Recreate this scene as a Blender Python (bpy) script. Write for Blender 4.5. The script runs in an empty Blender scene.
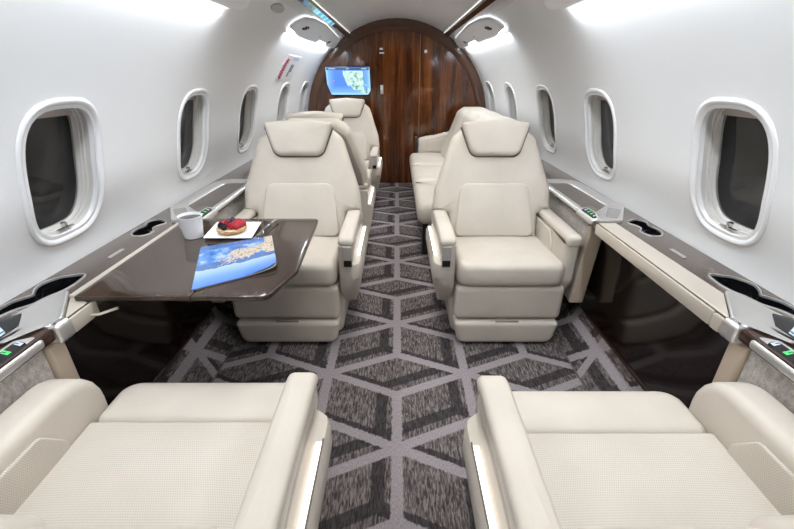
import bpy, bmesh, math, random
from mathutils import Vector
random.seed(4)
C = bpy.context.scene.collection
PI = math.pi
def R(d): return math.radians(d)

# ------------------------------------------------------------------ objects
def tag(o, label=None, cat=None, group=None, kind=None):
    if label: o['label'] = label
    if cat: o['category'] = cat
    if group: o['group'] = group
    if kind: o['kind'] = kind
    return o
def root_loc(o):
    v = Vector((0, 0, 0))
    while o is not None:
        v += o.location; o = o.parent
    return v
def empty(name, loc, label, cat, group=None):
    o = bpy.data.objects.new(name, None); C.objects.link(o); o.location = loc
    o.empty_display_size = .05
    return tag(o, label, cat, group)
def obj(name, bm, mat, parent=None, smooth=True, recalc=True, angle=40):
    if recalc: bmesh.ops.recalc_face_normals(bm, faces=bm.faces)
    if parent is None:
        xs = [v.co for v in bm.verts]
        off = Vector(((min(v.x for v in xs)+max(v.x for v in xs))/2, (min(v.y for v in xs)+max(v.y for v in xs))/2, min(v.z for v in xs)))
    else: off = root_loc(parent)
    for v in bm.verts: v.co -= off
    me = bpy.data.meshes.new(name); bm.to_mesh(me); bm.free()
    for m in (mat if isinstance(mat, (list, tuple)) else [mat]): me.materials.append(m)
    o = bpy.data.objects.new(name, me); C.objects.link(o)
    if parent is None: o.location = off
    else: o.parent = parent
    if smooth:
        for p in me.polygons: p.use_smooth = True
        if angle: me.set_sharp_from_angle(angle=R(angle))
    return o
def struct(name, bm, mat, smooth=True, angle=40, recalc=True):
    return tag(obj(name, bm, mat, None, smooth, recalc, angle), kind='structure')

# ------------------------------------------------------------------ geometry
def loft(bm, rings, cap=True, closed=True, cyc=False):
    vs = [[bm.verts.new(p) for p in r] for r in rings]
    n = len(vs[0])
    L = len(vs)
    for i in range(L if cyc else L-1):
        a, b = vs[i], vs[(i+1) % L]
        for j in range(n if closed else n-1):
            k = (j+1) % n
            try: bm.faces.new((a[j], a[k], b[k], b[j]))
            except ValueError: pass
    if cap and not cyc:
        for r in (vs[0], vs[-1]):
            c = bm.verts.new(sum((v.co for v in r), Vector())/n)
            for j in range(n): bm.faces.new((r[j], r[(j+1) % n], c))
    return vs
def rpoly(pts, rad, step=.03, seg=6):
    """closed outline with rounded corners; rad a number or a list"""
    out = []; n = len(pts)
    if not isinstance(rad, (list, tuple)): rad = [rad]*n
    P = [Vector((p[0], p[1])) for p in pts]
    corner = []
    for i in range(n):
        a, b, c = P[i-1], P[i], P[(i+1) % n]
        d1 = (a-b); d2 = (c-b); l1 = d1.length; l2 = d2.length
        d1.normalize(); d2.normalize()
        ang = math.acos(max(-1, min(1, d1.dot(d2))))
        if rad[i] <= 0 or ang > PI-.02: corner.append([b]); continue
        t = min(rad[i]/math.tan(ang/2), l1*.48, l2*.48)
        r = t*math.tan(ang/2)
        ctr = b + (d1+d2).normalized()*(r/math.sin(ang/2))
        p1 = b+d1*t; p2 = b+d2*t
        a1 = math.atan2(*(p1-ctr).yx); a2 = math.atan2(*(p2-ctr).yx)
        da = (a2-a1+PI) % (2*PI)-PI
        corner.append([ctr+Vector((math.cos(a1+da*k/seg), math.sin(a1+da*k/seg)))*r for k in range(seg+1)])
    for i in range(n):
        out += corner[i]
        a = corner[i][-1]; b = corner[(i+1) % n][0]
        m = int((b-a).length/step)
        for k in range(1, m): out.append(a+(b-a)*k/m)
    return out
def area2(o): return sum(o[i-1].x*o[i].y-o[i].x*o[i-1].y for i in range(len(o)))
def inset(o, d):
    s = 1 if area2(o) > 0 else -1
    n = len(o); res = []
    for i in range(n):
        t = (o[(i+1) % n]-o[i-1])
        if t.length < 1e-9: res.append(o[i].copy()); continue
        t.normalize()
        res.append(o[i]+Vector((-t.y, t.x))*s*d)
    return res
def pad(outline, thick, r, M, puff=0., rb=None, bm=None, ctr=None):
    """padded panel: outline in (a,b), thickness along c, M maps to the world"""
    bm = bm or bmesh.new()
    rb = min(r, thick/2) if rb is None else rb
    r = min(r, thick*.98)
    rings = []
    def ring(o, c): rings.append([M(p.x, p.y, c) for p in o])
    N = 4
    for i in range(N+1):
        th = PI/2*i/N
        if rb > 0 or i == N: ring(inset(outline, rb*(1-math.sin(th))), rb*(1-math.cos(th)))
    for i in range(N+1):
        th = PI/2*i/N
        if r > 0 or i == N: ring(inset(outline, r*(1-math.cos(th))), thick-r+r*math.sin(th))
    last = inset(outline, r)
    c0 = ctr and Vector(ctr) or sum(last, Vector((0, 0)))/len(last)
    for t in (.1, .25, .45, .7):
        ring([p.lerp(c0, t) for p in last], thick+puff*(1-(1-t)**2.5))
    vs = [[bm.verts.new(p) for p in q] for q in rings]
    n = len(outline)
    for a, b in zip(vs[:-1], vs[1:]):
        for j in range(n):
            k = (j+1) % n; bm.faces.new((a[j], a[k], b[k], b[j]))
    c = bm.verts.new(M(c0.x, c0.y, thick+puff))
    for j in range(n): bm.faces.new((vs[-1][j], vs[-1][(j+1) % n], c))
    b0 = bm.verts.new(M(c0.x, c0.y, 0))
    for j in range(n): bm.faces.new((vs[0][(j+1) % n], vs[0][j], b0))
    return bm
def box(x0, x1, y0, y1, z0, z1, r=.003, bm=None):
    bm = bm or bmesh.new()
    if x0 > x1: x0, x1 = x1, x0
    m = min(x1-x0, y1-y0, z1-z0)
    r = min(r, m*.45)
    t = bmesh.new()
    bmesh.ops.create_cube(t, size=1)
    for v in t.verts: v.co = Vector(((x0+x1)/2+v.co.x*(x1-x0), (y0+y1)/2+v.co.y*(y1-y0), (z0+z1)/2+v.co.z*(z1-z0)))
    if r > 0: bmesh.ops.bevel(t, geom=list(t.edges), offset=r, segments=2, profile=.6, affect='EDGES')
    me = bpy.data.meshes.new('t'); t.to_mesh(me); t.free(); bm.from_mesh(me); bpy.data.meshes.remove(me)
    return bm
def lathe(prof, center, seg=32, bm=None, axis=None):
    bm = bm or bmesh.new(); c = Vector(center)
    rings = [[c+Vector((r*math.cos(2*PI*k/seg), r*math.sin(2*PI*k/seg), z)) for k in range(seg)] for r, z in prof]
    loft(bm, rings)
    return bm
def tube(pts, rad, seg=8, bm=None, cap=True):
    bm = bm or bmesh.new(); P = [Vector(p) for p in pts]; n = len(P)
    rings = []; up = Vector((0, 0, 1))
    for i in range(n):
        t = (P[min(i+1, n-1)]-P[max(i-1, 0)]).normalized()
        s = t.cross(up)
        if s.length < 1e-3: s = t.cross(Vector((0, 1, 0)))
        s.normalize(); u = s.cross(t)
        r = rad[i] if isinstance(rad, (list, tuple)) else rad
        ra, rb = r if isinstance(r, tuple) else (r, r)
        rings.append([P[i]+s*ra*math.cos(2*PI*k/seg)+u*rb*math.sin(2*PI*k/seg) for k in range(seg)])
    loft(bm, rings, cap)
    return bm
def flat(pts3, bm=None):
    bm = bm or bmesh.new(); bm.faces.new([bm.verts.new(p) for p in pts3]); return bm
def ident(a, b, c): return Vector((a, b, c))

# ------------------------------------------------------------------ materials
def mat(name, col, rough=.5, metal=0., coat=0., spec=.5, emit=None, estr=0., trans=0., ior=1.45, sheen=0.):
    m = bpy.data.materials.new(name); m.use_nodes = True
    b = m.node_tree.nodes['Principled BSDF']
    b.inputs['Base Color'].default_value = (*col, 1)
    b.inputs['Roughness'].default_value = rough
    b.inputs['Metallic'].default_value = metal
    b.inputs['Coat Weight'].default_value = coat
    b.inputs['Coat Roughness'].default_value = .04
    b.inputs['Specular IOR Level'].default_value = spec
    b.inputs['Transmission Weight'].default_value = trans
    b.inputs['IOR'].default_value = ior
    b.inputs['Sheen Weight'].default_value = sheen
    if emit: b.inputs['Emission Color'].default_value = (*emit, 1); b.inputs['Emission Strength'].default_value = estr
    return m
class NT:
    def __init__(s, m): s.t = m.node_tree; s.b = s.t.nodes['Principled BSDF']
    def n(s, typ, **k):
        q = s.t.nodes.new(typ)
        for a, v in k.items(): setattr(q, a, v)
        return q
    def l(s, a, b): s.t.links.new(a, b)
    def val(s, x, sock):
        if isinstance(x, (int, float)): sock.default_value = x
        else: s.l(x, sock)
    def m(s, op, a, b=0., c=0.):
        q = s.n('ShaderNodeMath', operation=op)
        s.val(a, q.inputs[0]); s.val(b, q.inputs[1])
        if len(q.inputs) > 2: s.val(c, q.inputs[2])
        return q.outputs[0]
    def coords(s, scale=(1, 1, 1), kind='Object', rot=(0, 0, 0)):
        tc = s.n('ShaderNodeTexCoord'); mp = s.n('ShaderNodeMapping')
        mp.inputs['Scale'].default_value = scale; mp.inputs['Rotation'].default_value = rot
        s.l(tc.outputs[kind], mp.inputs['Vector']); return mp.outputs[0]
    def noise(s, vec, scale, detail=3, rough=.5, dist=0.):
        q = s.n('ShaderNodeTexNoise'); q.inputs['Scale'].default_value = scale; q.inputs['Detail'].default_value = detail
        q.inputs['Roughness'].default_value = rough; q.inputs['Distortion'].default_value = dist
        s.l(vec, q.inputs['Vector']); return q.outputs['Fac']
    def ramp(s, fac, stops, interp='LINEAR'):
        q = s.n('ShaderNodeValToRGB'); q.color_ramp.interpolation = interp; cr = q.color_ramp
        while len(cr.elements) < len(stops): cr.elements.new(.5)
        for e, (p, c) in zip(cr.elements, stops):
            e.position = p; e.color = (*c, 1) if len(c) == 3 else c
        s.l(fac, q.inputs[0]); return q.outputs[0]
    def mix(s, f, a, b):
        q = s.n('ShaderNodeMix', data_type='RGBA'); s.val(f, q.inputs[0])
        for x, sock in ((a, q.inputs[6]), (b, q.inputs[7])):
            if isinstance(x, tuple): sock.default_value = (*x, 1)
            else: s.l(x, sock)
        return q.outputs[2]
    def color(s, x): s.l(x, s.b.inputs['Base Color'])
    def bump(s, h, strength=.2, dist=.002):
        q = s.n('ShaderNodeBump'); q.inputs['Strength'].default_value = strength; q.inputs['Distance'].default_value = dist
        s.l(h, q.inputs['Height']); s.l(q.outputs[0], s.b.inputs['Normal'])

def leather(name, col, perf=False, rough=.42, ax=(0, 1)):
    m = mat(name, col, rough, spec=.35); t = NT(m)
    v = t.coords()
    big = t.noise(v, 5, 2)
    c = t.mix(t.ramp(big, [(.35, (0, 0, 0)), (.65, (1, 1, 1))]), tuple(x*.95 for x in col), tuple(min(1, x*1.03) for x in col))
    fine = t.noise(v, 420, 2)
    soft = t.noise(v, 16, 2)
    if perf:
        sx = t.n('ShaderNodeSeparateXYZ'); t.l(v, sx.inputs[0])
        X, Y = sx.outputs[ax[0]], sx.outputs[ax[1]]
        k = 1/.0050
        a = t.m('MULTIPLY', X, k); b = t.m('MULTIPLY', Y, k*.9)
        row = t.m('FLOOR', b); a = t.m('ADD', a, t.m('MULTIPLY', row, .5))
        fa = t.m('SUBTRACT', t.m('FRACT', a), .5); fb = t.m('SUBTRACT', t.m('FRACT', b), .5)
        d = t.m('SQRT', t.m('ADD', t.m('MULTIPLY', fa, fa), t.m('MULTIPLY', fb, fb)))
        hole = t.m('LESS_THAN', d, .26)
        c = t.mix(hole, c, tuple(x*.74 for x in col))
    t.color(c)
    h = t.m('ADD', t.m('MULTIPLY', fine, .12), t.m('MULTIPLY', soft, 1.6))
    t.bump(h, .25, .004)
    return m
CREAM = (.60, .548, .480)
leath = leather('cream_leather', CREAM)
leath_perf = leather('perforated_cream_leather', CREAM, perf=True)
leath_perf_side = leather('perforated_side_leather', CREAM, perf=True, ax=(1, 2))
leath_beige = leather('beige_leather', (.60, .50, .395))
leath_taupe = leather('taupe_leather', (.36, .315, .27))
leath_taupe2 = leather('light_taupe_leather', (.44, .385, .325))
seam_d = mat('dark_seam_shade', (.13, .105, .09), .7)  # painted shade for the line round the headrest
seam_m = mat('stitch_shadow', (.30, .26, .22), .8)
def plainwall(name, col, rough=.45):
    m = mat(name, col, rough, spec=.4); t = NT(m); v = t.coords()
    t.bump(t.noise(v, 350, 2), .05, .001); return m
wallm = plainwall('hull_liner', (.79, .795, .80))
ceilm = plainwall('ceiling_liner', (.70, .70, .70))
bezelm = mat('window_ring_white', (.82, .82, .83), .25, spec=.5)
revealm = mat('window_reveal', (.62, .60, .57), .35)
psum = mat('service_unit_shell', (.88, .89, .91), .4)
chrome = mat('chrome', (.62, .62, .63), .12, 1.)
silver = mat('satin_silver', (.66, .645, .63), .30, .7)
pearl = mat('pearl_beige_trim', (.66, .60, .52), .30, .35)
black = mat('black_gloss', (.006, .006, .008), .08, spec=.6)
darkm = mat('dark_matte', (.02, .018, .017), .6)
glassm = mat('window_glass', (.9, .92, .95), .02, trans=1., ior=1.2)
strip_cool = mat('cool_light_strip', (1, 1, 1), .5, emit=(.88, .94, 1.), estr=12)
strip_far = mat('cool_light_strip_far', (1, 1, 1), .5, emit=(.88, .94, 1.), estr=11)
strip_thin = mat('edge_light_line', (1, 1, 1), .5, emit=(.95, .98, 1.), estr=.7)
strip_cove = mat('cove_light_line', (1, 1, 1), .5, emit=(1., .97, .93), estr=1.3)
strip_warm = mat('warm_aisle_light', (1, 1, 1), .5, emit=(1., .93, .84), estr=1.4)
white_china = mat('white_china', (.85, .86, .88), .18, spec=.5)
coffee_m = mat('black_coffee', (.02, .01, .006), .05)

def woodm(name, dark, mid, light, scale, rough, coat, figure=1., spec=.5):
    m = mat(name, mid, rough, coat=coat, spec=spec); t = NT(m)
    v = t.coords(scale)
    a = t.noise(v, 2.2, 5, .62, .6*figure)
    v2 = t.coords(tuple(x*5 for x in scale)); b = t.noise(v2, 4, 3, .5)
    f = t.m('ADD', t.m('MULTIPLY', a, .75), t.m('MULTIPLY', b, .25))
    t.color(t.ramp(f, [(.32, dark), (.5, mid), (.68, light)]))
    return m
ledge_wood = woodm('taupe_veneer', (.060, .042, .033), (.088, .065, .053), (.125, .096, .08), (9, 1.0, 9), .2, .6, spec=.25)
table_wood = woodm('table_veneer', (.030, .018, .012), (.046, .030, .022), (.070, .048, .036), (9, .8, 9), .16, .55, spec=.2)
bulk_wood = woodm('walnut_bulkhead', (.022, .0055, .0015), (.085, .023, .005), (.25, .082, .020), (8, 8, .45), .13, .8, 1.2)
rim_wood = mat('dark_rim', (.040, .019, .012), .22, coat=.5)
rim_arch = mat('rim_walnut', (.095, .042, .024), .16, coat=1.)
rail_m = mat('dark_rail', (.03, .018, .014), .2, coat=.8)
side_dark = mat('dark_brown_lacquer', (.012, .007, .0055), .12, coat=.45, spec=.35)

def fabricm():
    m = mat('woven_panel_fabric', (.45, .41, .38), .85); t = NT(m)
    v = t.coords((60, 60, 420), rot=(0, 0, 0)); n1 = t.noise(v, 1, 2)
    v2 = t.coords((300, 90, 60)); n2 = t.noise(v2, 1, 3)
    v3 = t.coords((1, 1, 1)); n3 = t.noise(t.coords((40, 110, 420)), 2.0, 3)
    f = t.m('ADD', t.m('MULTIPLY', n3, .6), t.m('MULTIPLY', n2, .4))
    t.color(t.ramp(f, [(.36, (.36, .325, .30)), (.5, (.60, .56, .53)), (.62, (.80, .77, .74))]))
    t.bump(f, .5, .003); return m
fabric = fabricm()

def carpetm():
    m = mat('geometric_carpet', (.1, .09, .09), .95, spec=.1); t = NT(m)
    uv = t.n('ShaderNodeUVMap'); uv.uv_map = 'pat'
    sp = t.n('ShaderNodeSeparateXYZ'); t.l(uv.outputs[0], sp.inputs[0])
    vec = uv.outputs[0]
    wob = t.n('ShaderNodeMapping'); wob.inputs['Scale'].default_value = (1, 1, 1); t.l(vec, wob.inputs[0])
    w1 = t.m('MULTIPLY', t.m('SUBTRACT', t.noise(wob.outputs[0], 60, 2), .5), .016)
    W, S, P = .327, .4358, .855
    def lattice(dx, dy, hw):
        x = t.m('ADD', t.m('ADD', sp.outputs[0], w1), 20*2*W-dx); y = t.m('ADD', t.m('ADD', sp.outputs[1], w1), 10*P-1.09-dy)
        k = t.m('FLOOR', t.m('DIVIDE', x, W)); f = t.m('SUBTRACT', x, t.m('MULTIPLY', k, W))
        y0 = t.m('SUBTRACT', y, t.m('MULTIPLY', k, P/2)); y1 = t.m('SUBTRACT', y0, P/2)
        f1 = t.m('SUBTRACT', f, W)
        res = None
        for yy, ff in ((y0, f), (y1, f1)):
            for s in (S, -S):
                e = t.m('ABSOLUTE', t.m('WRAP', t.m('SUBTRACT', yy, t.m('MULTIPLY', ff, s)), P/2, -P/2))
                e = t.m('MULTIPLY', e, .917)
                res = e if res is None else t.m('MINIMUM', res, e)
        for yy, ff in ((y0, f), (y1, f1)):
            vy = t.m('ABSOLUTE', t.m('WRAP', yy, P/2, -P/2))
            out = t.m('MAXIMUM', t.m('SUBTRACT', vy, .285), 0)
            e = t.m('ADD', t.m('ABSOLUTE', ff), out)
            res = t.m('MINIMUM', res, e)
        q = t.n('ShaderNodeMapRange', interpolation_type='SMOOTHSTEP'); t.l(res, q.inputs[0])
        q.inputs[1].default_value = hw+.004; q.inputs[2].default_value = hw-.003
        return q.outputs[0], res, f
    light, dist, _ = lattice(0, 0, .021)
    darkl, _, _ = lattice(-.068, .055, .024)
    st = t.n('ShaderNodeMapping'); st.inputs['Scale'].default_value = (150, 26, 1); t.l(vec, st.inputs[0])
    streak = t.noise(st.outputs[0], 1, 3, .6, .8)
    st2 = t.n('ShaderNodeMapping'); st2.inputs['Scale'].default_value = (330, 90, 1); t.l(vec, st2.inputs[0])
    fine = t.noise(st2.outputs[0], 1, 2)
    base = t.ramp(streak, [(.38, (.050, .041, .040)), (.50, (.118, .101, .099)), (.62, (.23, .205, .20))])
    drk = t.ramp(streak, [(.35, (.026, .022, .023)), (.65, (.075, .066, .067))])
    lig = t.ramp(fine, [(.3, (.235, .205, .212)), (.7, (.37, .335, .352))])
    c = t.mix(darkl, base, drk); c = t.mix(light, c, lig)
    t.color(c)
    t.bump(t.m('ADD', streak, t.m('MULTIPLY', fine, .5)), .6, .006)
    return m
carpet = carpetm()

# ------------------------------------------------------------------ the hull
HR, HZ = 1.1, .78
def hull(side, y, S, off=0.):
    ph = S/HR; r = HR-off
    q_ = min(1, max(0, (.20-S)/.29)); fl = .052*q_*q_*(3-2*q_)*(1 if S > -.1 else 1)   # the liner flares out a little towards the ledge
    return Vector((side*(r*math.cos(ph)+fl), y, HZ+r*math.sin(ph)))
Y0, Y1 = -2.0, 5.3
WY = [1.302, 2.207, 3.04, 4.0, 4.87]
WS = .236
NP = 48
def sq(th, a, b, n=3.4):
    c, s = math.cos(th), math.sin(th)
    k = (abs(c/a)**n+abs(s/b)**n)**(-1/n)
    return Vector((k*c, k*s))
def rectpts(h=.3, m=12):
    P = []
    for i in range(m): P.append(Vector((h, -h+2*h*i/m)))
    for i in range(m): P.append(Vector((h-2*h*i/m, h)))
    for i in range(m): P.append(Vector((-h, h-2*h*i/m)))
    for i in range(m): P.append(Vector((-h+2*h*i/m, -h)))
    return P
RP = rectpts()
AO, BO = .146, .203
HOLE = [sq(math.atan2(p.y*.95, p.x), AO, BO) for p in RP]
def wall(side, name):
    bm = bmesh.new()
    def grid(y0, y1, s0, s1, ny, ns):
        V = [[bm.verts.new(hull(side, y0+(y1-y0)*i/ny, s0+(s1-s0)*j/ns)) for j in range(ns+1)] for i in range(ny+1)]
        for i in range(ny):
            for j in range(ns): bm.faces.new((V[i][j], V[i+1][j], V[i+1][j+1], V[i][j+1]))
    ys = [Y0]
    for w in WY: ys += [w-.3, w+.3]
    ys.append(Y1)
    lo, hi = WS-.3, WS+.3
    for i in range(len(ys)-1):
        a, b = ys[i], ys[i+1]
        if b-a < .001: continue
        n = max(1, round((b-a)/.05))
        grid(a, b, -.164, lo, n, 2); grid(a, b, hi, 1.036, n, 10)
        if i % 2 == 0: grid(a, b, lo, hi, n, 12)
        else:
            yc = (a+b)/2
            rings = []
            for t in (0, .25, .5, .75, 1):
                rings.append([bm.verts.new(hull(side, yc+p.lerp(q, t).x, WS+p.lerp(q, t).y)) for p, q in zip(RP, HOLE)])
            for r0, r1 in zip(rings[:-1], rings[1:]):
                for j in range(NP):
                    k = (j+1) % NP; bm.faces.new((r0[j], r0[k], r1[k], r1[j]))
    bmesh.ops.remove_doubles(bm, verts=bm.verts, dist=.0005)
    return struct(name, bm, wallm, angle=60)
wall(-1, 'wall_left'); wall(1, 'wall_right')
bm = bmesh.new()
V = [[None]*25 for _ in range(2)]
a0 = 1.036/HR
rows = []
for i in range(41):
    y = Y0+(Y1-Y0)*i/40
    rows.append([bm.verts.new((HR*math.cos(a0+(PI-2*a0)*j/24), y, HZ+HR*math.sin(a0+(PI-2*a0)*j/24))) for j in range(25)])
for i in range(40):
    for j in range(24): bm.faces.new((rows[i][j], rows[i+1][j], rows[i+1][j+1], rows[i][j+1]))
struct('ceiling', bm, ceilm, angle=60)

# windows
coverm = mat('dark_outer_cover', (.012, .0095, .0085), .5); t = NT(coverm)
t.bump(t.noise(t.coords((1, 1, .6)), 3.5, 1, .4, .6), 1., .10)
shadem = mat('window_blind', (.42, .36, .33), .6)
wn = 0
for side in (-1, 1):
    for wy in WY:
        wn += 1
        prof = [(.034, -.002), (.033, .004), (.028, .0075), (.021, .007), (.012, .001), (.004, -.008), (.0, -.018), (-.001, -.034), (-.006, -.036), (-.007, -.044), (-.011, -.046), (-.012, -.054), (-.015, -.057), (-.016, -.068)]
        base = [sq(2*PI*k/56, AO, BO) for k in range(56)]
        def ring(d, off): return [hull(side, wy+p.x, WS+p.y, off) for p in inset(base, -d)]
        bm = bmesh.new(); loft(bm, [ring(d, o) for d, o in prof[:7]], cap=False)
        w = struct('window_%d' % wn, bm, bezelm)
        bm = bmesh.new(); loft(bm, [ring(d, o) for d, o in prof[6:]], cap=False)
        obj('reveal', bm, revealm, w, angle=50)
        bm = bmesh.new(); loft(bm, [ring(-.016, -.060), ring(-.016, -.063)], cap=True)
        obj('pane', bm, glassm, w)
        # dark cloth cover hanging outside the pane
        bm = bmesh.new(); n = 10
        g = [[bm.verts.new(hull(side, wy-.2+.4*i/n, WS-.26+.52*j/n, -.085)) for j in range(n+1)] for i in range(n+1)]
        for i in range(n):
            for j in range(n): bm.faces.new((g[i][j], g[i+1][j], g[i+1][j+1], g[i][j+1]))
        obj('outer_cover', bm, coverm, w)
        # blind, drawn down a few centimetres
        bm = bmesh.new()
        ps = [p for p in inset(base, .010)]
        top = [p for p in ps if p.y > .158]
        top.sort(key=lambda p: p.x)
        lowl = Vector((top[0].x, .158)); lowr = Vector((top[-1].x, .158))
        loop = [lowl]+top+[lowr]
        loft(bm, [[hull(side, wy+p.x, WS+p.y, o) for p in loop] for o in (-.046, -.051)])
        obj('blind', bm, shadem, w)
        # little latch at the sill
        c = hull(side, wy, WS-.186, -.018)
        bm = box(c.x-.008, c.x+.008, c.y-.007, c.y+.007, c.z-.01, c.z+.014, .003)
        box(c.x-.005, c.x+.005, c.y-.035, c.y+.035, c.z-.009, c.z-.004, .001, bm)
        obj('latch', bm, chrome, w)

# floor: carpet in the aisle, turned up at both sides
def uvquad(bm, uvl, pts, uvs):
    f = bm.faces.new([bm.verts.new(p) for p in pts])
    for l, u in zip(f.loops, uvs): l[uvl].uv = u
FX = .865
bm = bmesh.new(); uvl = bm.loops.layers.uv.new('pat')
uvquad(bm, uvl, [(-FX, Y0, 0), (FX, Y0, 0), (FX, Y1, 0), (-FX, Y1, 0)], [(-FX, Y0), (FX, Y0), (FX, Y1), (-FX, Y1)])
struct('floor', bm, carpet, smooth=False)
KX, KZ = 1.005, .15
kl = math.hypot(KX-FX, KZ)
for side, nm in ((-1, 'left'), (1, 'right')):
    bm = bmesh.new(); uvl = bm.loops.layers.uv.new('pat')
    o = -.027*side
    uvquad(bm, uvl, [(side*FX, Y0, 0), (side*KX, Y0, KZ), (side*KX, Y1, KZ), (side*FX, Y1, 0)],
           [(side*FX+o, Y0-.045), (side*(FX+kl)+o, Y0-.045), (side*(FX+kl)+o, Y1-.045), (side*FX+o, Y1-.045)])
    struct('baseboard_'+nm, bm, carpet, smooth=False)
    bm = box(side*(FX-.003), side*(FX+.003), Y0, Y1, -.002, .004, .001)
    struct('trim_%d' % (1 if side < 0 else 2), bm, mat('seam_strip', (.12, .10, .09), .4))
    # lacquered dark side panel under the ledge
    bm = bmesh.new()
    P = [(KX, KZ), (1.012, .30), (1.008, .50), (.995, .62), (.985, .665)]
    r = [[Vector((side*x, y, z)) for x, z in P] for y in (Y0, Y1)]
    loft(bm, r, cap=False, closed=False)
    struct('trim_%d' % (3 if side < 0 else 4), bm, side_dark, angle=60)
    bm = box(side*(KX-.008), side*(KX+.004), .95, 1.80, KZ-.004, KZ+.010, .002)
    struct('trim_%d' % (5 if side < 0 else 6), bm, rim_wood)

# front bulkhead, wood, with a sliding door in the middle
def discpart(x0, x1, y, th, z0=0., rad=1.098):
    bm = bmesh.new(); n = 30; pts = []
    pts.append((x0, z0)); pts.append((x1, z0))
    xs = [x1+(x0-x1)*k/n for k in range(n+1)]
    for x in xs:
        pts.append((x, HZ+math.sqrt(max(0, rad*rad-x*x))))
    # widest point handled by clamping
    loft(bm, [[Vector((a, y, b)) for a, b in pts], [Vector((a, y+th, b)) for a, b in pts]])
    return bm
struct('wall_front', discpart(-1.097, -.272, 5.28, .03), bulk_wood, smooth=False)
struct('wall_front_right', discpart(.272, 1.097, 5.28, .03), bulk_wood, smooth=False)
d = struct('door_1', discpart(-.268, .268, 5.284, .025), bulk_wood, smooth=False)
obj('door_edge_strip', box(-.276, -.268, 5.277, 5.284, 0, 1.82, .001), rim_wood, d)
obj('door_edge_strip', box(.268, .276, 5.277, 5.284, 0, 1.82, .001), mat('brass_edge', (.30, .17, .09), .3, .5), d)
obj('door_handle', box(-.20, -.165, 5.270, 5.284, 1.09, 1.19, .004), silver, d)
# arch rim
bm = bmesh.new()
rings = []
for k in range(49):
    a = R(-46+272*k/48)
    prof = [(1.10, 5.262), (1.085, 5.260), (1.03, 5.262), (.995, 5.266), (.985, 5.279), (1.10, 5.279)]
    rings.append([Vector((r*math.cos(a), y, HZ+r*math.sin(a))) for r, y in prof])
loft(bm, rings)
struct('trim_7', bm, rim_arch, angle=60)
# rear bulkhead behind the camera
struct('wall_rear', discpart(-1.097, 1.097, Y0-.02, .02), plainwall('rear_bulkhead', (.30, .25, .21)), smooth=False)

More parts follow.
